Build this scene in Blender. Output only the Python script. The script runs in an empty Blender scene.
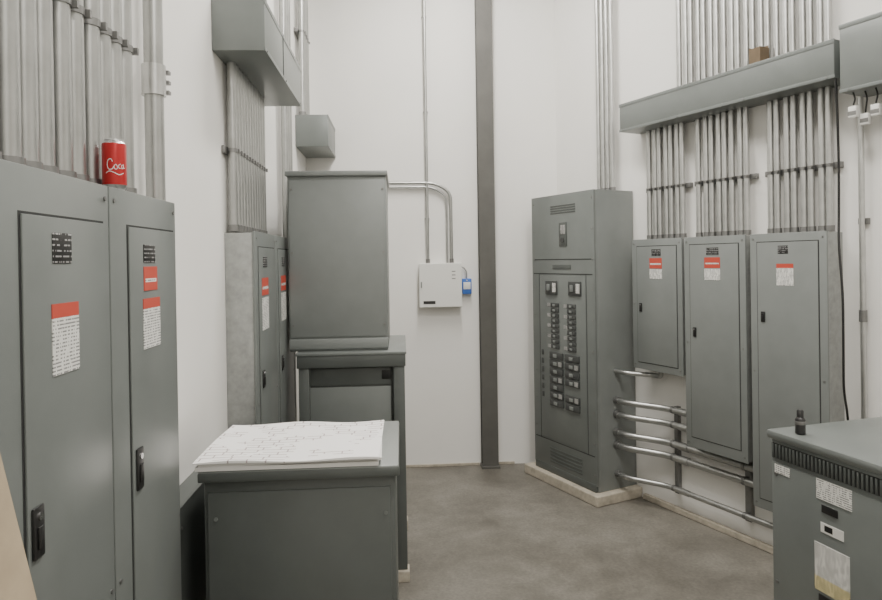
import bpy, bmesh, math, random
from mathutils import Vector, Matrix
random.seed(7)
scene = bpy.context.scene

# ---------------------------------------------------------------- materials
def new_mat(name, col, rough=0.5, metal=0.0, noise=0.0, nscale=8.0, bump=0.0, bscale=200.0, rvar=0.0, spec=0.5):
    m = bpy.data.materials.new(name); m.use_nodes = True
    nt = m.node_tree; N = nt.nodes; L = nt.links
    b = N["Principled BSDF"]
    b.inputs["Base Color"].default_value = (*col, 1)
    b.inputs["Roughness"].default_value = rough
    b.inputs["Metallic"].default_value = metal
    b.inputs["Specular IOR Level"].default_value = spec
    tc = N.new("ShaderNodeTexCoord")
    if noise > 0 or rvar > 0:
        n = N.new("ShaderNodeTexNoise"); n.inputs["Scale"].default_value = nscale
        n.inputs["Detail"].default_value = 8; n.inputs["Roughness"].default_value = 0.6
        L.new(tc.outputs["Object"], n.inputs["Vector"])
        if noise > 0:
            r = N.new("ShaderNodeValToRGB")
            r.color_ramp.elements[0].position = 0.3; r.color_ramp.elements[1].position = 0.7
            r.color_ramp.elements[0].color = (*[max(0, c*(1-noise)) for c in col], 1)
            r.color_ramp.elements[1].color = (*[min(1, c*(1+noise)) for c in col], 1)
            L.new(n.outputs["Fac"], r.inputs["Fac"]); L.new(r.outputs["Color"], b.inputs["Base Color"])
        if rvar > 0:
            mr = N.new("ShaderNodeMapRange")
            mr.inputs["To Min"].default_value = rough-rvar; mr.inputs["To Max"].default_value = rough+rvar
            L.new(n.outputs["Fac"], mr.inputs["Value"]); L.new(mr.outputs["Result"], b.inputs["Roughness"])
    if bump > 0:
        n2 = N.new("ShaderNodeTexNoise"); n2.inputs["Scale"].default_value = bscale
        n2.inputs["Detail"].default_value = 3
        L.new(tc.outputs["Object"], n2.inputs["Vector"])
        bp = N.new("ShaderNodeBump"); bp.inputs["Strength"].default_value = bump; bp.inputs["Distance"].default_value = 0.002
        L.new(n2.outputs["Fac"], bp.inputs["Height"]); L.new(bp.outputs["Normal"], b.inputs["Normal"])
    return m

def label_mat(name, paper, ink, scale=60.0, thr=0.55):
    """printed label: rows of broken ink lines"""
    m = bpy.data.materials.new(name); m.use_nodes = True
    nt = m.node_tree; N = nt.nodes; L = nt.links
    b = N["Principled BSDF"]; b.inputs["Roughness"].default_value = 0.45
    tc = N.new("ShaderNodeTexCoord")
    w = N.new("ShaderNodeTexWave"); w.wave_type = 'BANDS'; w.bands_direction = 'Z'
    w.inputs["Scale"].default_value = scale; w.inputs["Distortion"].default_value = 0
    n = N.new("ShaderNodeTexNoise"); n.inputs["Scale"].default_value = 160; n.inputs["Detail"].default_value = 1
    mp = N.new("ShaderNodeMapping"); mp.inputs["Scale"].default_value = (1, 1, 0.25)
    L.new(tc.outputs["Object"], w.inputs["Vector"])
    L.new(tc.outputs["Object"], mp.inputs["Vector"]); L.new(mp.outputs["Vector"], n.inputs["Vector"])
    g1 = N.new("ShaderNodeMath"); g1.operation = 'GREATER_THAN'; g1.inputs[1].default_value = thr
    g2 = N.new("ShaderNodeMath"); g2.operation = 'GREATER_THAN'; g2.inputs[1].default_value = 0.47
    L.new(w.outputs["Fac"], g1.inputs[0]); L.new(n.outputs["Fac"], g2.inputs[0])
    mu = N.new("ShaderNodeMath"); mu.operation = 'MULTIPLY'
    L.new(g1.outputs[0], mu.inputs[0]); L.new(g2.outputs[0], mu.inputs[1])
    mx = N.new("ShaderNodeMixRGB"); mx.inputs[1].default_value = (*paper, 1); mx.inputs[2].default_value = (*ink, 1)
    L.new(mu.outputs[0], mx.inputs[0]); L.new(mx.outputs[0], b.inputs["Base Color"])
    return m

M = {}
M['gray'] = new_mat("paint_gray", (0.172, 0.188, 0.181), 0.34, 0.15, noise=0.07, nscale=5, bump=0.06, bscale=300, rvar=0.08)
M['gray_l'] = new_mat("paint_gray_light", (0.215, 0.231, 0.224), 0.38, 0.1, noise=0.06, nscale=5, rvar=0.08)
M['gray_d'] = new_mat("paint_gray_dark", (0.092, 0.102, 0.097), 0.40, 0.1, noise=0.10, nscale=5, rvar=0.08)
M['galv_sheet'] = new_mat("galvanised_sheet", (0.36, 0.37, 0.36), 0.40, 0.5, noise=0.16, nscale=28, rvar=0.08)
M['galv'] = new_mat("galvanised_conduit", (0.55, 0.555, 0.545), 0.32, 0.9, noise=0.10, nscale=12, rvar=0.06)
M['galv_o'] = new_mat("galvanised_conduit_aged", (0.42, 0.425, 0.415), 0.34, 0.9, noise=0.10, nscale=12, rvar=0.06)
M['galv_d'] = new_mat("galvanised_strut", (0.24, 0.24, 0.235), 0.42, 0.8, noise=0.10, nscale=30)
M['black'] = new_mat("black_plastic", (0.016, 0.016, 0.016), 0.4)
M['breaker'] = new_mat("breaker_body", (0.055, 0.059, 0.058), 0.5)
M['gap'] = new_mat("dark_seam", (0.025, 0.027, 0.027), 0.7)
M['chrome'] = new_mat("chrome", (0.6, 0.6, 0.6), 0.2, 1.0)
M['white'] = new_mat("white_plastic", (0.74, 0.74, 0.71), 0.4)
M['red'] = new_mat("label_red", (0.52, 0.07, 0.045), 0.45)
M['blue'] = new_mat("device_blue", (0.05, 0.15, 0.5), 0.4)
M['label'] = label_mat("label_printed", (0.76, 0.76, 0.73), (0.22, 0.22, 0.22), 45, 0.6)
M['label_g'] = label_mat("label_faded", (0.36, 0.36, 0.35), (0.12, 0.12, 0.12), 45, 0.6)
M['label_y'] = label_mat("label_yellow", (0.72, 0.64, 0.36), (0.12, 0.10, 0.05), 45, 0.6)
M['plate'] = label_mat("nameplate_black", (0.015, 0.015, 0.015), (0.35, 0.35, 0.35), 30, 0.8)
M['column'] = new_mat("column_paint", (0.10, 0.098, 0.09), 0.55, 0.1, noise=0.15, nscale=5)
M['wall'] = new_mat("wall_paint", (0.82, 0.81, 0.78), 0.75, 0, noise=0.03, nscale=1.3, bump=0.2, bscale=90)
M['ceil'] = new_mat("ceiling_paint", (0.7, 0.69, 0.66), 0.85, 0, noise=0.02)
M['curb'] = new_mat("concrete_curb", (0.43, 0.39, 0.32), 0.8, 0, noise=0.25, nscale=14, bump=0.4, bscale=60)
M['board'] = new_mat("plywood", (0.36, 0.29, 0.20), 0.7, 0, noise=0.15, nscale=9)
M['card'] = new_mat("cardboard", (0.14, 0.10, 0.06), 0.8, 0, noise=0.12, nscale=20)
M['canred'] = new_mat("can_red", (0.42, 0.018, 0.02), 0.3, 0.3)
M['canwhite'] = new_mat("can_white", (0.7, 0.7, 0.7), 0.35)
M['alu'] = new_mat("aluminium", (0.6, 0.6, 0.6), 0.3, 1.0)
M['lamp'] = new_mat("lamp_diffuser", (0.9, 0.9, 0.9), 0.5)

# concrete floor
m = bpy.data.materials.new("worn_concrete"); m.use_nodes = True
nt = m.node_tree; N = nt.nodes; L = nt.links; b = N["Principled BSDF"]
tc = N.new("ShaderNodeTexCoord")
def noise(sc, det=8, ro=.6, di=0):
    n = N.new("ShaderNodeTexNoise"); n.inputs["Scale"].default_value = sc; n.inputs["Detail"].default_value = det
    n.inputs["Roughness"].default_value = ro; n.inputs["Distortion"].default_value = di
    L.new(tc.outputs["Object"], n.inputs["Vector"]); return n
n1 = noise(2.6, 12, .70, .3); n2 = noise(60, 6); n3 = noise(1.1, 5, .55, .8)
r = N.new("ShaderNodeValToRGB"); e = r.color_ramp.elements
e[0].position = 0.30; e[0].color = (0.115, 0.106, 0.090, 1)
e[1].position = 0.72; e[1].color = (0.250, 0.235, 0.205, 1)
x = e.new(0.5); x.color = (0.178, 0.167, 0.144, 1)
L.new(n1.outputs["Fac"], r.inputs["Fac"])
mx = N.new("ShaderNodeMixRGB"); mx.blend_type = 'OVERLAY'; mx.inputs[0].default_value = 0.4
L.new(r.outputs["Color"], mx.inputs[1]); L.new(n2.outputs["Fac"], mx.inputs[2])
r3 = N.new("ShaderNodeValToRGB"); r3.color_ramp.elements[0].position = .36; r3.color_ramp.elements[1].position = .56
r3.color_ramp.elements[0].color = (.78, .77, .75, 1); r3.color_ramp.elements[1].color = (1, 1, 1, 1)
L.new(n3.outputs["Fac"], r3.inputs["Fac"])
m2 = N.new("ShaderNodeMixRGB"); m2.blend_type = 'MULTIPLY'; m2.inputs[0].default_value = .9
L.new(mx.outputs[0], m2.inputs[1]); L.new(r3.outputs["Color"], m2.inputs[2]); L.new(m2.outputs[0], b.inputs["Base Color"])
mr = N.new("ShaderNodeMapRange"); mr.inputs["To Min"].default_value = 0.38; mr.inputs["To Max"].default_value = 0.65
L.new(n1.outputs["Fac"], mr.inputs["Value"]); L.new(mr.outputs["Result"], b.inputs["Roughness"])
M['floor'] = m

# drawings paper: white with faint plan lines
m = bpy.data.materials.new("drawing_paper"); m.use_nodes = True
nt = m.node_tree; N = nt.nodes; L = nt.links; b = N["Principled BSDF"]; b.inputs["Roughness"].default_value = 0.7
tc = N.new("ShaderNodeTexCoord")
br = N.new("ShaderNodeTexBrick"); br.inputs["Scale"].default_value = 9
br.inputs["Color1"].default_value = (0.88, 0.87, 0.86, 1); br.inputs["Color2"].default_value = (0.86, 0.85, 0.84, 1)
br.inputs["Mortar"].default_value = (0.42, 0.36, 0.36, 1); br.inputs["Mortar Size"].default_value = 0.022
br.offset = 0.37; br.squash = 1.7; br.squash_frequency = 3
mpp = N.new("ShaderNodeMapping"); mpp.inputs["Location"].default_value = (3.1, 2.3, 0)
L.new(tc.outputs["Object"], mpp.inputs["Vector"]); L.new(mpp.outputs["Vector"], br.inputs["Vector"])
n = N.new("ShaderNodeTexNoise"); n.inputs["Scale"].default_value = 11
L.new(tc.outputs["Object"], n.inputs["Vector"])
g = N.new("ShaderNodeMath"); g.operation = 'GREATER_THAN'; g.inputs[1].default_value = 0.52; L.new(n.outputs["Fac"], g.inputs[0])
mx = N.new("ShaderNodeMixRGB"); mx.inputs[2].default_value = (0.88, 0.87, 0.86, 1)
L.new(g.outputs[0], mx.inputs[0]); L.new(br.outputs["Color"], mx.inputs[1]); L.new(mx.outputs[0], b.inputs["Base Color"])
M['paper'] = m
M['paper_edge'] = new_mat("paper_edge", (0.75, 0.74, 0.72), 0.8)

# ---------------------------------------------------------------- frames
def frame(o, u, n):
    o = Vector(o); u = Vector((u[0], u[1], 0)).normalized(); n = Vector((n[0], n[1], 0)).normalized()
    flip = (u.x*n.y - u.y*n.x) < 0
    f = lambda p: Vector((o.x+u.x*p[0]+n.x*p[1], o.y+u.y*p[0]+n.y*p[1], p[2]))
    return f, flip
WORLD = frame((0, 0, 0), (1, 0), (0, 1))
XL = -0.77; YB = 5.5
LEFT = frame((XL, 0, 0), (0, 1), (1, 0))           # u = +Y, t out of left wall
BACK = frame((0, YB, 0), (1, 0), (0, -1))          # u = +X, t out of back wall
A = math.radians(24.07); R0 = (1.353, YB, 0)
RU = (math.sin(A), -math.cos(A)); RN = (-math.cos(A), -math.sin(A))
RIGHT = frame(R0, RU, RN)                          # u = along right wall toward viewer

class B:
    def __init__(s, name, fr=WORLD):
        s.name = name; s.f, s.flip = fr; s.V = []; s.F = []; s.mi = []; s.sm = []; s.mats = []
    def mat(s, k):
        if k not in s.mats: s.mats.append(k)
        return s.mats.index(k)
    def add(s, bm, k, smooth=False):
        bmesh.ops.recalc_face_normals(bm, faces=bm.faces)
        bm.verts.index_update(); base = len(s.V); i = s.mat(k)
        for v in bm.verts: s.V.append(s.f(v.co))
        for f in bm.faces:
            idx = [base+v.index for v in f.verts]
            if s.flip: idx.reverse()
            s.F.append(idx); s.mi.append(i); s.sm.append(smooth)
        bm.free()
    def box(s, x0, x1, y0, y1, z0, z1, k, bev=0.0, seg=2):
        bm = bmesh.new(); bmesh.ops.create_cube(bm, size=1)
        for v in bm.verts:
            v.co = Vector((x0 if v.co.x < 0 else x1, y0 if v.co.y < 0 else y1, z0 if v.co.z < 0 else z1))
        if bev > 0: bmesh.ops.bevel(bm, geom=list(bm.edges), offset=bev, segments=seg, affect='EDGES', profile=0.5)
        s.add(bm, k)
    def cyl(s, p0, p1, r, k, r2=None, seg=14, caps=True):
        p0 = Vector(p0); p1 = Vector(p1); d = p1-p0
        bm = bmesh.new(); bmesh.ops.create_cone(bm, cap_ends=caps, segments=seg, radius1=r, radius2=r if r2 is None else r2, depth=d.length)
        bmesh.ops.transform(bm, verts=bm.verts, matrix=Matrix.Translation((p0+p1)/2) @ d.to_track_quat('Z', 'Y').to_matrix().to_4x4())
        s.add(bm, k, True)
    def tube(s, pts, r, k, seg=10, bend=0.0):
        P = [Vector(p) for p in pts]
        if bend > 0:
            Q = [P[0]]
            for i in range(1, len(P)-1):
                a = (P[i-1]-P[i]); c = (P[i+1]-P[i]); bd = min(bend, a.length*0.45, c.length*0.45)
                a = P[i]+a.normalized()*bd; c = P[i]+c.normalized()*bd
                for j in range(7):
                    t = j/6; Q.append((1-t)**2*a + 2*t*(1-t)*P[i] + t*t*c)
            Q.append(P[-1]); P = Q
        bm = bmesh.new(); rings = []; up = None
        for i, p in enumerate(P):
            d = (P[min(i+1, len(P)-1)]-P[max(i-1, 0)]).normalized()
            if up is None: up = d.orthogonal().normalized()
            up = (up-d*up.dot(d)).normalized(); w = d.cross(up)
            rings.append([bm.verts.new(p+r*(math.cos(2*math.pi*j/seg)*up+math.sin(2*math.pi*j/seg)*w)) for j in range(seg)])
        for i in range(len(rings)-1):
            for j in range(seg):
                bm.faces.new((rings[i][j], rings[i][(j+1) % seg], rings[i+1][(j+1) % seg], rings[i+1][j]))
        bm.faces.new(rings[0]); bm.faces.new(rings[-1])
        s.add(bm, k, True)
    def lathe(s, prof, c, k, seg=28):
        bm = bmesh.new(); rings = []
        for (r, z) in prof:
            rings.append([bm.verts.new((c[0]+r*math.cos(2*math.pi*j/seg), c[1]+r*math.sin(2*math.pi*j/seg), c[2]+z)) for j in range(seg)])
        for i in range(len(rings)-1):
            for j in range(seg):
                bm.faces.new((rings[i][j], rings[i][(j+1) % seg], rings[i+1][(j+1) % seg], rings[i+1][j]))
        bm.faces.new(rings[0]); bm.faces.new(rings[-1])
        s.add(bm, k, True)
    def poly(s, pts, z0, z1, k):
        bm = bmesh.new()
        a = [bm.verts.new((p[0], p[1], z0)) for p in pts]; c = [bm.verts.new((p[0], p[1], z1)) for p in pts]
        bm.faces.new(a); bm.faces.new(c); n = len(pts)
        for i in range(n): bm.faces.new((a[i], a[(i+1) % n], c[(i+1) % n], c[i]))
        s.add(bm, k)
    def done(s):
        lo = Vector([min(v[i] for v in s.V) for i in range(3)]); hi = Vector([max(v[i] for v in s.V) for i in range(3)])
        o = Vector(((lo.x+hi.x)/2, (lo.y+hi.y)/2, lo.z))
        me = bpy.data.meshes.new(s.name); me.from_pydata([v-o for v in s.V], [], s.F)
        for k in s.mats: me.materials.append(M[k])
        for p, i, sm in zip(me.polygons, s.mi, s.sm): p.material_index = i; p.use_smooth = sm
        me.update()
        if any(s.sm):
            try: me.set_sharp_from_angle(angle=math.radians(40))
            except Exception: pass
        ob = bpy.data.objects.new(s.name, me); ob.location = o
        scene.collection.objects.link(ob)
        return ob

# ---------------------------------------------------------------- room shell
H = 4.6; YF = -2.2
sN = (YB-YF)/math.cos(A); XR_F = R0[0]+sN*math.sin(A)
b = B("floor"); b.poly([(XL-.15, YF-.15), (XR_F+.2, YF-.15), (XR_F+.2, YF), (R0[0]+.17, YB+.15), (XL-.15, YB+.15)], -0.12, 0, 'floor'); b.done()
b = B("ceiling"); b.poly([(XL-.15, YF-.15), (XR_F+.2, YF-.15), (XR_F+.2, YF), (R0[0]+.17, YB+.15), (XL-.15, YB+.15)], H, H+0.12, 'ceil'); b.done()
b = B("wall_left"); b.box(XL-.15, XL, YF, YB, 0, H, 'wall'); b.done()
b = B("wall_back"); b.box(XL-.15, R0[0]+.17, YB, YB+.15, 0, H, 'wall'); b.done()
b = B("wall_front"); b.box(XL-.15, XR_F+.2, YF-.15, YF, 0, H, 'wall'); b.done()
b = B("wall_right", RIGHT); b.box(0, sN+.05, -.15, 0, 0, H, 'wall'); b.done()
b = B("baseboard_right", RIGHT); b.box(0.98, sN-.2, 0.001, 0.03, 0, 0.04, 'curb', 0.006); b.done()
b = B("baseboard_back", BACK); b.box(XL+.01, 0.650, 0, 0.014, 0, 0.022, 'curb', 0.003); b.box(0.815, 0.95, 0, 0.014, 0, 0.022, 'curb', 0.003); b.done()

# steel column on back wall
b = B("steel_column", BACK)
b.box(.665, .80, .085, .097, 0.02, H, 'column', 0.002); b.box(.665, .80, 0.001, .012, 0.02, H, 'column')
b.box(.727, .738, .012, .085, 0.02, H, 'column'); b.box(.655, .81, 0.001, .12, 0, .02, 'column', 0.003)
b.done()

# ---------------------------------------------------------------- generic electrical panel
def label(b, u0, u1, z0, z1, t, kind='warn'):
    if kind == 'warn':
        h = z1-z0
        b.box(u0, u1, t, t+.0015, z1-h*.20, z1, 'red'); b.box(u0, u1, t, t+.0015, z0, z1-h*.20, 'label')
    elif kind == 'plate':
        b.box(u0, u1, t, t+.002, z0, z1, 'plate', 0.0008)
    elif kind == 'red':
        b.box(u0, u1, t, t+.0015, z0, z1, 'red'); b.box(u0+.008, u1-.008, t+.0015, t+.0018, z0+(z1-z0)*.35, z0+(z1-z0)*.5, 'label')
    else:
        b.box(u0, u1, t, t+.0015, z0, z1, kind)

def latch(b, u, z, t, h=.09, w=.03):
    b.box(u-w/2, u+w/2, t, t+.006, z-h/2, z+h/2, 'black', 0.003)
    b.box(u-w*.25, u+w*.25, t+.006, t+.010, z-h*.32, z+h*.12, 'black', 0.002)
    b.cyl((u, t+.005, z+h*.3), (u, t+.009, z+h*.3), w*.2, 'chrome')

def panel(name, fr, u0, u1, z0, z1, depth, door, latch_at, labels, side='galv_sheet', face='gray'):
    b = B(name, fr)
    b.box(u0+.006, u1-.006, 0.001, depth-.012, z0+.006, z1-.006, side, 0.002)
    b.box(u0, u1, depth-.014, depth, z0, z1, face, 0.003)
    d0, d1, dz0, dz1 = door
    b.box(d0-.005, d1+.005, depth, depth+.0006, dz0-.005, dz1+.005, 'gap')
    b.box(d0, d1, depth, depth+.005, dz0, dz1, face, 0.002)
    for uu in (u0+.02, u1-.02):
        for zz in (z0+.03, (z0+z1)/2, z1-.03):
            b.cyl((uu, depth, zz), (uu, depth+.003, zz), .005, 'galv_d', seg=10)
    T = depth+.005
    latch(b, latch_at[0], latch_at[1], T, *(latch_at[2:] if len(latch_at) > 2 else ()))
    for l in labels: label(b, l[0], l[1], l[2], l[3], T, l[4])
    return b.done()

# near-left pair
panel("electrical_panel", LEFT, .86, 1.478, .15, 1.925, .13, (1.140, 1.445, .22, 1.84), (1.165, 1.29, .09, .034),
      [(1.232, 1.300, 1.755, 1.812, 'plate'), (1.226, 1.324, 1.548, 1.68, 'warn')], side='gray_l')
panel("electrical_panel", LEFT, 1.484, 1.905, .15, 1.925, .13, (1.575, 1.880, .22, 1.84), (1.605, 1.26, .10, .036),
      [(1.655, 1.730, 1.755, 1.80, 'plate'), (1.655, 1.742, 1.685, 1.745, 'red'), (1.648, 1.758, 1.54, 1.665, 'warn')], side='gray_l')
# middle-left pair
for (a, c) in ((2.91, 3.38), (3.385, 3.895)):
    panel("electrical_panel", LEFT, a, c, .35, 1.89, .135, (a+.05, c-.05, .42, 1.82), (a+.10, 1.22, .08, .04),
          [(a+.13, a+.22, 1.73, 1.78, 'plate'), (a+.10, a+.24, 1.60, 1.68, 'red'), (a+.10, a+.24, 1.44, 1.59, 'label')])
# low dark box added to darken the gap between the two left groups
b = B("low_dark_box", LEFT)
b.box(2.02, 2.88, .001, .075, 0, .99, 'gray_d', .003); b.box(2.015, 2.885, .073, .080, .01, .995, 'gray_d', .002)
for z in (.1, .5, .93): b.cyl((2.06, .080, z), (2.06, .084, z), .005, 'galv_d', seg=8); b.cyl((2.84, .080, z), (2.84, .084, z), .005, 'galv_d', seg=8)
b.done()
# right trio
panel("electrical_panel", RIGHT, 1.03, 1.472, .97, 1.87, .15, (1.08, 1.43, 1.02, 1.82), (1.115, 1.40, .06, .025),
      [(1.22, 1.30, 1.755, 1.80, 'plate'), (1.20, 1.31, 1.67, 1.74, 'red'), (1.20, 1.31, 1.60, 1.665, 'label')], face='gray_l')
panel("electrical_panel", RIGHT, 1.492, 1.94, .53, 1.87, .15, (1.54, 1.895, .60, 1.82), (1.575, 1.27, .06, .025),
      [(1.67, 1.76, 1.755, 1.80, 'plate'), (1.655, 1.77, 1.675, 1.74, 'red'), (1.655, 1.77, 1.60, 1.67, 'label')], face='gray_l')
panel("electrical_panel", RIGHT, 1.972, 2.42, .30, 1.87, .15, (2.02, 2.375, .36, 1.82), (2.055, 1.40, .06, .025),
      [(2.15, 2.21, 1.755, 1.80, 'plate'), (2.14, 2.24, 1.58, 1.70, 'warn')], face='gray_l')

# ---------------------------------------------------------------- wireways
def trough(name, fr, u0, u1, t1, z0, z1, joints=()):
    b = B(name, fr)
    b.box(u0, u1, 0.001, t1, z0, z1, 'gray', 0.003)
    b.box(u0-.003, u1+.003, t1-.002, t1+.002, z1-.022, z1+.001, 'gray', 0.001)
    b.box(u0-.003, u1+.003, t1-.002, t1+.002, z0-.001, z0+.016, 'gray', 0.001)
    for j in joints: b.box(j-.002, j+.002, t1, t1+.0026, z0, z1, 'gap')
    n = max(2, int((u1-u0)/.4))
    for i in range(n+1):
        uu = u0+.04+(u1-u0-.08)*i/n
        b.cyl((uu, t1+.001, z0+.008), (uu, t1+.005, z0+.008), .005, 'galv_d', seg=8)
    return b.done()
trough("cable_trough", LEFT, 2.77, 3.76, .22, 2.64, 2.86, (3.2,))
trough("cable_trough", LEFT, 4.95, 5.49, .245, 2.62, 2.86)
trough("cable_trough", RIGHT, .98, 2.50, .20, 2.635, 2.83)
trough("cable_trough", RIGHT, 2.54, 3.6, .22, 2.545, 2.88)

# ---------------------------------------------------------------- conduit bundles
def bundle(name, fr, us, r, z0, z1, t, struts=(), couplings=(), k='galv', clamps=True):
    b = B(name, fr)
    for i, u in enumerate(us):
        b.cyl((u, t, z0), (u, t, z1), r, k, seg=16)
        b.cyl((u, t, z0), (u, t, z0+.03), r*1.25, 'galv_d', seg=12)
    for z in struts:
        b.box(min(us)-.05, max(us)+.05, .001, t-r, z-.016, z+.016, 'galv_d', 0.002)
        for u in us:
            b.cyl((u, t, z-.009), (u, t, z+.009), r*1.12, 'galv_d', seg=14)
            b.box(u+r*.6, u+r*1.0, t, t+r*1.4, z-.009, z+.009, 'galv_d')
    for (i, z) in couplings:
        b.cyl((us[i], t, z-.04), (us[i], t, z+.04), r*1.22, k, seg=16)
    return b.done()
bundle("conduit_bundle", LEFT, [1.08, 1.14, 1.20, 1.275, 1.335, 1.395, 1.47, 1.53, 1.61, 1.672, 1.734, 1.80], .0245, 1.926, H, .034, (2.33,), ((3, 3.0), (7, 2.7)), 'galv_o')
b = B("conduit_pipe", LEFT)
b.cyl((1.98, .05, 0), (1.98, .05, H), .027, 'galv_o', seg=18)
b.cyl((1.98, .05, 2.25), (1.98, .05, 2.34), .034, 'galv', seg=18)
for z in (2.265, 2.295, 2.325): b.box(1.995, 2.015, .05, .088, z-.005, z+.005, 'galv_d')
b.done()
bundle("conduit_bundle", LEFT, [2.94+i*.056 for i in range(12)], .020, 1.891, 2.639, .036, (2.25,), (), 'galv_o')
bundle("conduit_bundle", LEFT, [2.84+i*.075 for i in range(11)], .022, 2.861, H, .05, (3.5,), (), 'galv_o')
bundle("conduit_bundle", LEFT, [4.20, 4.28, 4.36], .022, 0, H, .05, (2.9,), (), 'galv_o')
bundle("conduit_bundle", LEFT, [5.00, 5.08, 5.16, 5.24], .022, 2.861, H, .05, (3.5,), (), 'galv_o')
def irr(u0, n, d, js): return [u0+i*d+js[i % len(js)] for i in range(n)]
J = (0, .005, -.004, .006, -.002, .003, -.005)
bundle("conduit_bundle", RIGHT, irr(1.10, 7, .050, J), .0175, 1.871, 2.634, .045, (2.22,))
bundle("conduit_bundle", RIGHT, irr(1.53, 8, .050, J[2:]), .0175, 1.871, 2.634, .045, (2.22,))
bundle("conduit_bundle", RIGHT, irr(2.03, 8, .050, J[1:]), .0175, 1.871, 2.634, .045, (2.22,))
bundle("conduit_bundle", RIGHT, irr(1.38, 21, .050, J), .0175, 2.832, H, .045, (3.9,))
bundle("conduit_bundle", RIGHT, [.60, .65, .70, .75], .017, 2.246, H, .06, (3.9,))
b = B("conduit_pipe", RIGHT); b.cyl((2.53, .03, 0.04), (2.53, .03, 2.544), .014, 'galv'); b.cyl((2.53, .03, 1.4), (2.53, .03, 1.46), .019, 'galv_d')
b.box(2.505, 2.555, .001, .02, 1.9, 1.93, 'galv_d'); b.done()

# horizontal conduits switchboard -> panels
b = B("horizontal_conduits", RIGHT)
for z, e, r in ((.72, 1.497, .021), (.62, 1.497, .021), (.49, 1.977, .023), (.40, 1.977, .023), (.19, 2.40, .018)):
    b.tube([(.901, .20, z), (1.02, .20, z), (1.25, .06, z-.01), (e, .06, z-.01)], r, 'galv_o', seg=14, bend=.08)
    b.cyl((.901, .20, z), (.935, .20, z), r*1.35, 'galv_d')
    b.cyl((1.36, .06, z-.01), (1.43, .06, z-.01), r*1.18, 'galv_o')
    for u in (1.30,) if e < 1.6 else (1.30, 1.85):
        b.cyl((u-.010, .06, z-.01), (u+.010, .06, z-.01), r*1.15, 'galv_d')
b.tube([(.901, .20, .93), (1.0, .20, .93), (1.12, .06, .92), (1.20, .06, .92), (1.20, .06, .975)], .017, 'galv_o', bend=.05)
b.box(1.83, 1.87, .001, .035, .14, .52, 'galv_d', 0.002)
b.box(1.285, 1.315, .001, .035, .14, .73, 'galv_d', 0.002)
b.done()

# ---------------------------------------------------------------- switchboard
b = B("equipment_pad", RIGHT)
b.box(.07, .955, .004, .43, 0, .075, 'curb', 0.008); b.done()
b = B("switchboard", RIGHT)
s0, s1, tf, zt = .155, .897, .38, 2.235
b.box(s0, s1, .005, tf-.015, .076, zt, 'gray_l', .003)
b.box(s0-.002, s1+.002, tf-.017, tf, .12, zt, 'gray', .003)
b.box(s0+.01, s1-.01, .02, tf+.004, .076, .13, 'gray_d', .002)
T = tf
def seam(u0, u1, z0, z1): b.box(u0, u1, T, T+.0015, z0, z1, 'gap')
for z in (1.74, 1.63, .33): seam(s0+.02, s1-.02, z-.003, z+.003)
seam(s0+.09, s0+.094, .33, 1.63); seam(s1-.09, s1-.086, .33, 1.63)
b.box(s0+.10, s1-.095, T, T+.003, .345, 1.615, 'gray', .002)
for i in range(4): b.box(.40, .70, T, T+.003, 2.09+i*.018, 2.098+i*.018, 'gray_d', .001)
for i in range(5): b.box(.36, .74, T, T+.004, .16+i*.026, .172+i*.026, 'gray_d', .001)
b.box(.51, .60, T, T+.006, 1.84, 2.02, 'gray_d', .002); b.box(.53, .585, T+.006, T+.008, 1.93, 2.00, 'label_g', .0005)
b.cyl((.555, T+.006, 1.885), (.555, T+.014, 1.885), .02, 'breaker')
b.box(.42, .64, T, T+.003, 1.665, 1.70, 'gray_d', .001)
for u in (.34, .62):
    b.box(u, u+.14, T+.003, T+.014, 1.47, 1.575, 'breaker', .003); b.box(u+.03, u+.06, T+.014, T+.026, 1.50, 1.55, 'gray_l', .003)
    b.box(u+.09, u+.13, T+.014, T+.0155, 1.49, 1.56, 'label')
zz = 1.41
for i in range(9):
    for u in (.40, .60):
        b.box(u, u+.095, T+.003, T+.011, zz-.036, zz-.004, 'breaker', .002)
        b.box(u+.03, u+.055, T+.011, T+.017, zz-.030, zz-.012, 'gray_l', .001)
        if (i+int(u*10)) % 2 == 0: b.box(u-.05, u-.008, T+.003, T+.0045, zz-.034, zz-.008, 'label_g')
    zz -= .040
zz = 1.03
for i in range(7):
    for u in (.38, .57):
        if i == 4 and u > .5: continue
        b.box(u, u+.16, T+.003, T+.015, zz-.056, zz-.003, 'breaker', .003)
        b.box(u+.055, u+.095, T+.015, T+.023, zz-.044, zz-.018, 'gray_l', .002)
        if (i+int(u*10)) % 2 == 0: b.box(u+.11, u+.15, T+.015, T+.0165, zz-.048, zz-.012, 'label_g')
    zz -= .061
for i in range(6): b.box(.27, .295, T+.003, T+.006, .66+i*.066, .70+i*.066, 'breaker', .001)
for i in range(10): b.cyl((s0+.03, T, .2+i*.22), (s0+.03, T+.004, .2+i*.22), .006, 'galv_d', seg=8); b.cyl((s1-.02, T, .2+i*.22), (s1-.02, T+.004, .2+i*.22), .006, 'galv_d', seg=8)
b.box(s1, s1+.0025, .03, .35, .12, 2.21, 'gray_l', .001)
b.done()

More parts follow.
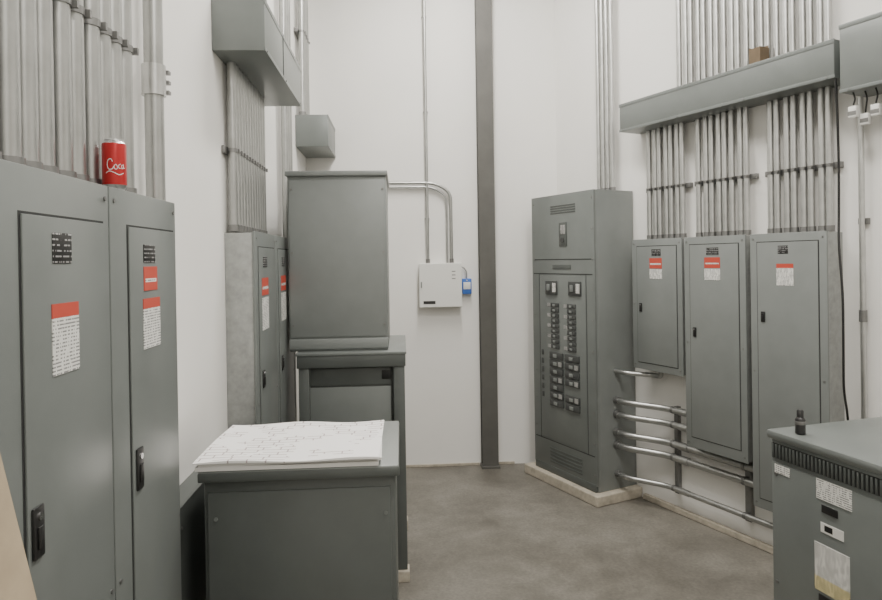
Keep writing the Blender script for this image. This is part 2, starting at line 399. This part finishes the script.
# ---------------------------------------------------------------- enclosure on stand (middle)
b = B("transformer_on_stand")
for (x0, x1, y0, y1) in ((-.045, .016, 3.55, 3.61), (-.557, -.50, 3.55, 3.61), (-.045, .016, 4.24, 4.30), (-.557, -.50, 4.24, 4.30)):
    b.box(x0, x1, y0, y1, .06, 1.19, 'gray_d', .003)
    b.box(x0-.01, x1+.01, y0-.02, y1+.01, 0, .06, 'curb', .004)
b.box(-.565, .022, 3.54, 4.31, 1.175, 1.255, 'gray_d', .004)
b.box(-.57, .027, 3.535, 4.315, 1.242, 1.257, 'gray', .003)
b.box(-.545, -.045, 3.60, 4.26, .25, 1.174, 'gray_d', .004)
b.box(-.53, -.06, 3.592, 3.601, .30, 1.06, 'gray', .003)
b.box(-.53, -.06, 3.590, 3.601, 1.07, 1.165, 'gray_d', .003)
b.box(-.11, -.06, 3.586, 3.592, 1.10, 1.15, 'black', .002)
b.box(-.612, -.072, 3.62, 4.24, 1.257, 2.235, 'gray_l', .004)
b.box(-.604, -.08, 3.612, 3.621, 1.335, 2.20, 'gray_l', .003)
b.box(-.612, -.072, 3.606, 3.63, 1.27, 1.325, 'gray_l', .003)
b.box(-.622, -.062, 3.60, 4.26, 2.222, 2.25, 'gray_l', .005)
for x in (-.59, -.09):
    for z in (1.40, 1.8, 2.15): b.cyl((x, 3.613, z), (x, 3.607, z), .006, 'galv_d', seg=10)
b.done()

# ---------------------------------------------------------------- foreground transformer (left)
b = B("dry_type_transformer")
b.box(-.602, -.025, 2.0, 2.51, .08, 1.095, 'gray_d', .006)
b.box(-.59, -.04, 1.992, 2.002, .14, 1.06, 'gray_d', .003)
b.box(-.614, -.012, 1.975, 2.53, 1.095, 1.125, 'gray_d', .005)
b.box(-.612, -.014, 1.977, 2.528, 1.118, 1.129, 'gray_l', .004)
for x0 in (-.58, -.12): b.box(x0, x0+.08, 1.99, 2.52, 0, .081, 'black', .003)
for i in range(10): b.box(-.54, -.08, 1.986, 1.994, .2+i*.022, .21+i*.022, 'gap')
for x in (-.565, -.055):
    for z in (.2, .98): b.cyl((x, 1.993, z), (x, 1.989, z), .006, 'gray', seg=10)
b.done()

# drawings stack on it
b = B("stack_of_drawings")
def sheet(x0, x1, y0, y1, z, th, rot, amp, k):
    bm = bmesh.new(); nx, ny = 28, 16; top = []; bot = []
    cx, cy = (x0+x1)/2, (y0+y1)/2; ca, sa = math.cos(rot), math.sin(rot)
    for i in range(nx+1):
        for j in range(ny+1):
            px = x0+(x1-x0)*i/nx-cx; py = y0+(y1-y0)*j/ny-cy
            e = max(abs(px)/((x1-x0)/2), abs(py)/((y1-y0)/2))
            w = amp*(0.5+.5*math.sin(px*17+py*9))*(.3+e*e)
            X = cx+px*ca-py*sa; Y = cy+px*sa+py*ca
            top.append(bm.verts.new((X, Y, z+th+w))); bot.append(bm.verts.new((X, Y, z+(w*.4 if amp > .003 else 0))))
    I = lambda i, j: i*(ny+1)+j
    for i in range(nx):
        for j in range(ny):
            bm.faces.new((top[I(i, j)], top[I(i+1, j)], top[I(i+1, j+1)], top[I(i, j+1)]))
            bm.faces.new((bot[I(i, j)], bot[I(i, j+1)], bot[I(i+1, j+1)], bot[I(i+1, j)]))
    for i in range(nx):
        for j in (0, ny): bm.faces.new((top[I(i, j)], top[I(i+1, j)], bot[I(i+1, j)], bot[I(i, j)]))
    for j in range(ny):
        for i in (0, nx): bm.faces.new((top[I(i, j)], top[I(i, j+1)], bot[I(i, j+1)], bot[I(i, j)]))
    b.add(bm, k, True)
sheet(-.620, -.075, 1.975, 2.42, 1.1302, .012, .0, .001, 'paper_edge')
sheet(-.615, -.07, 1.98, 2.43, 1.1435, .006, .02, .002, 'paper_edge')
sheet(-.622, -.070, 1.965, 2.42, 1.152, .003, -.01, .006, 'paper')
b.done()

# ---------------------------------------------------------------- right transformer
TA = math.radians(12.8); TU = (math.sin(TA), -math.cos(TA)); TN = (-math.cos(TA), -math.sin(TA))
TR = frame((1.293, 2.242, 0), TU, TN)
b = B("dry_type_transformer", TR)
W = .75; D = .62
b.box(.012, W-.012, -D+.012, -.014, .08, 1.10, 'gray', .006)
b.box(0, W, -D, 0, 1.098, 1.13, 'gray', .01)
b.box(.02, W-.02, -.016, -.008, 1.035, 1.085, 'gap')
n = 46
for i in range(n):
    uu = .025+(W-.05)*i/n
    b.box(uu, uu+.007, -.012, -.003, 1.035, 1.085, 'gray_d', .001)
b.box(.02, W-.02, -.014, -.007, .14, 1.02, 'gray', .003)
T = -.007
label(b, .035, .10, .985, 1.015, T, 'label')
label(b, .21, .34, .955, 1.02, T, 'label')
b.box(.23, .29, T, T+.003, .915, .94, 'black', .001)
label(b, .225, .31, .85, .882, T, 'white'); b.box(.24, .27, T+.0015, T+.002, .857, .876, 'black')
label(b, .20, .33, .70, .81, T, 'label'); label(b, .20, .33, .655, .70, T, 'label_y')
b.box(.215, .26, T, T+.003, .62, .645, 'black', .001)
for uu in (.04, W-.04):
    for z in (.2, .6, .98): b.cyl((uu, T, z), (uu, T+.004, z), .006, 'galv_d', seg=10)
for t0 in (-D+.04, -.12): b.box(.03, W-.03, t0, t0+.08, 0, .081, 'black', .003)
b.done()
p = TR[0]((.10, -.055, 1.1305))
b = B("marker_spray_can"); b.lathe([(.013, 0), (.0165, .003), (.0165, .05), (.013, .056), (.011, .058), (.011, .08), (.008, .084)], p, 'black', 20)
b.lathe([(.0168, .034), (.0172, .035), (.0172, .045), (.0168, .046)], p, 'galv_d', 20); b.done()

# ---------------------------------------------------------------- soda can
K = .88
c = (XL+.097, 1.59, 1.9254)
b = B("soda_can")
sc = lambda pr: [(r*K*.92, z*K*1.12) for r, z in pr]
b.lathe(sc([(.024, 0), (.026, .003), (.031, .010), (.033, .014)]), c, 'alu', 36)
b.lathe(sc([(.033, .014), (.0331, .016), (.0331, .110), (.032, .113)]), c, 'canred', 36)
b.lathe(sc([(.032, .113), (.029, .117), (.0265, .119), (.0272, .121), (.0265, .1225), (.0245, .119)]), c, 'alu', 36)
b.box(c[0]-.006, c[0]+.006, c[1]-.014, c[1]+.006, c[2]+.1195*K*1.12, c[2]+.1212*K*1.12, 'alu', .0005)
def wrap(pts, w):
    P = [Vector(q) for q in pts]; P = [P[0]]+P+[P[-1]]; Q = []
    for i in range(1, len(P)-2):
        for j in range(6):
            t = j/6; p0, p1, p2, p3 = P[i-1], P[i], P[i+1], P[i+2]
            Q.append(.5*((2*p1)+(-p0+p2)*t+(2*p0-5*p1+4*p2-p3)*t*t+(-p0+3*p1-3*p2+p3)*t**3))
    Q.append(P[-2])
    bm = bmesh.new(); prev = None; R = .0334*K*.92
    for i, q in enumerate(Q):
        d = Q[min(i+1, len(Q)-1)]-Q[max(i-1, 0)]; d = d.normalized() if d.length > 0 else Vector((1, 0))
        nn = Vector((-d.y, d.x))*w; vs = []
        for sg in (-1, 1):
            aa = ac+(q.x+sg*nn.x)*K/R
            vs.append(bm.verts.new((c[0]+R*math.cos(aa), c[1]+R*math.sin(aa), c[2]+(q.y+sg*nn.y)*K*1.12)))
        if prev: bm.faces.new((prev[0], prev[1], vs[1], vs[0]))
        prev = vs
    b.add(bm, 'canwhite', True)
ac = math.atan2(-c[1], -c[0])
S = lambda pts: [(x*.8+.002, .058+(y-.06)*.8) for x, y in pts]
wrap(S([(-.008, .072), (-.013, .080), (-.022, .076), (-.025, .062), (-.020, .050), (-.010, .050), (-.004, .058)]), .0010)
wrap(S([(.002, .064), (-.003, .060), (-.002, .052), (.004, .050), (.007, .057), (.003, .064), (.002, .064)]), .0008)
wrap(S([(.017, .066), (.011, .062), (.011, .054), (.017, .053)]), .0008)
wrap(S([(.026, .064), (.021, .062), (.021, .053), (.026, .055), (.028, .066), (.028, .054), (.034, .056)]), .0008)
wrap(S([(-.030, .038), (-.018, .044), (-.004, .040), (.012, .034), (.028, .040)]), .0009)
b.done()

# cardboard piece on the right trough
b = B("cardboard_box", RIGHT)
b.box(1.99, 2.06, .08, .16, 2.8315, 2.84, 'card'); b.box(1.99, 1.994, .08, .16, 2.84, 2.935, 'card'); b.box(2.056, 2.06, .08, .16, 2.84, 2.93, 'card')
b.box(1.994, 2.056, .156, .16, 2.84, 2.928, 'card'); b.box(1.994, 2.056, .08, .084, 2.84, 2.945, 'card')
b.done()

# control box on back wall with conduit feeds
b = B("control_box", BACK)
b.box(.16, .51, .001, .09, 1.36, 1.72, 'white', .006)
b.box(.157, .513, .085, .10, 1.357, 1.723, 'white', .004)
b.box(.19, .29, .10, .102, 1.385, 1.41, 'black'); b.box(.17, .18, .10, .108, 1.52, 1.57, 'gray_l', .002)
for i in range(3): b.box(.43, .46, .10, .1015, 1.65-i*.03, 1.658-i*.03, 'galv_d')
b.done()
b = B("relay_device", BACK)
b.box(.52, .60, .001, .05, 1.46, 1.59, 'blue', .006); b.box(.53, .59, .05, .054, 1.50, 1.56, 'white', .002); b.cyl((.56, .05, 1.575), (.56, .056, 1.575), .006, 'chrome')
b.tube([(.56, .025, 1.585), (.56, .03, 1.65), (.54, .03, 1.68), (.517, .03, 1.69)], .006, 'galv', bend=.03); b.done()
b = B("conduit_pipe", BACK)
b.cyl((.235, .035, 1.725), (.235, .035, H), .0135, 'galv_o'); b.cyl((.235, .035, 1.725), (.235, .035, 1.76), .018, 'galv_d')
for z in (2.1, 3.0, 3.8): b.box(.214, .256, .001, .035, z-.006, z+.006, 'galv', .001)
b.done()
b = B("conduit_pipe", BACK)
b.tube([(-.45, .035, 2.40), (.30, .035, 2.40), (.435, .035, 2.32), (.435, .035, 1.725)], .0135, 'galv_o', bend=.10)
b.tube([(-.45, .035, 2.365), (.28, .035, 2.365), (.400, .035, 2.29), (.400, .035, 1.725)], .009, 'galv_o', bend=.10)
b.cyl((.435, .035, 1.725), (.435, .035, 1.76), .018, 'galv_d')
b.done()

# loose black cable, right wall
b = B("power_cable", RIGHT)
b.tube([(2.50, .19, 2.633), (2.49, .16, 2.45), (2.47, .12, 2.2), (2.455, .10, 1.95), (2.47, .13, 1.80), (2.50, .15, 1.55), (2.50, .15, 1.30), (2.48, .12, 1.05), (2.46, .05, .90), (2.46, .04, .05)], .006, 'black', bend=.10)
b.done()
# cable ends / tags under the right trough
b = B("hanging_wire_tags", RIGHT)
for i, (u, t, z) in enumerate(((2.58, .18, 2.43), (2.62, .15, 2.39), (2.68, .17, 2.42), (2.74, .18, 2.45), (2.71, .10, 2.36))):
    b.tube([(u, t, 2.544), (u+.01, t, 2.51), (u, t, z+.05)], .004, 'black', bend=.02)
    b.box(u-.02, u+.02, t-.013, t+.013, z-.01, z+.045, 'white', .004)
    b.box(u-.02, u+.02, t+.013, t+.014, z+.0, z+.02, 'galv_d')
b.done()

# plywood sheet leaning on the near-left panel
b = B("plywood_sheet")
bm = bmesh.new()
p_top = Vector((-.630, 0, 1.55)); p_bot = Vector((-.29, 0, 0.0))
d = (p_top-p_bot).normalized(); nn = Vector((d.z, 0, -d.x))*.015
for (y) in (.42, 1.005):
    for q in (p_bot, p_top, p_top+nn, p_bot+nn):
        bm.verts.new((q.x, y, max(q.z, 0.0)))
bm.verts.ensure_lookup_table(); v = bm.verts
for f in ((0, 1, 2, 3), (4, 5, 6, 7), (0, 1, 5, 4), (1, 2, 6, 5), (2, 3, 7, 6), (3, 0, 4, 7)): bm.faces.new([v[i] for i in f])
b.add(bm, 'board'); b.done()

# ---------------------------------------------------------------- ceiling light fixtures
def area(name, loc, sx, sy, power, col=(1, .96, .90)):
    b = B(name)
    b.box(loc[0]-sx/2-.03, loc[0]+sx/2+.03, loc[1]-sy/2-.03, loc[1]+sy/2+.03, H-.07, H, 'white', .004)
    b.box(loc[0]-sx/2, loc[0]+sx/2, loc[1]-sy/2, loc[1]+sy/2, H-.08, H-.07, 'lamp')
    o = b.done()
    l = bpy.data.lights.new("tube_light", 'AREA'); l.shape = 'RECTANGLE'; l.size = sx; l.size_y = sy; l.energy = power; l.color = col
    lo = bpy.data.objects.new("tube_light", l); lo.parent = o; lo.location = (0, 0, -.02)
    scene.collection.objects.link(lo)
area("ceiling_light_fixture", (.45, 3.9), .3, 1.6, 100)
area("ceiling_light_fixture", (.9, 1.4), .3, 1.6, 100)
area("ceiling_light_fixture", (1.6, -.9), .3, 1.6, 75)
w = bpy.data.worlds.new("world"); w.use_nodes = True
w.node_tree.nodes["Background"].inputs[0].default_value = (1, .97, .92, 1); w.node_tree.nodes["Background"].inputs[1].default_value = .2
scene.world = w

# ---------------------------------------------------------------- camera
cd = bpy.data.cameras.new("camera"); cd.sensor_width = 36; cd.lens = 650/882*36; cd.clip_start = .05
cd.shift_y = -.0415
cam = bpy.data.objects.new("camera", cd); scene.collection.objects.link(cam)
R = Matrix.Rotation(math.radians(-3.61), 4, 'Z') @ Matrix.Rotation(math.radians(90-.3), 4, 'X') @ Matrix.Rotation(math.radians(-.9), 4, 'Z')
cam.matrix_world = Matrix.Translation((0, 0, 1.75)) @ R
scene.camera = cam
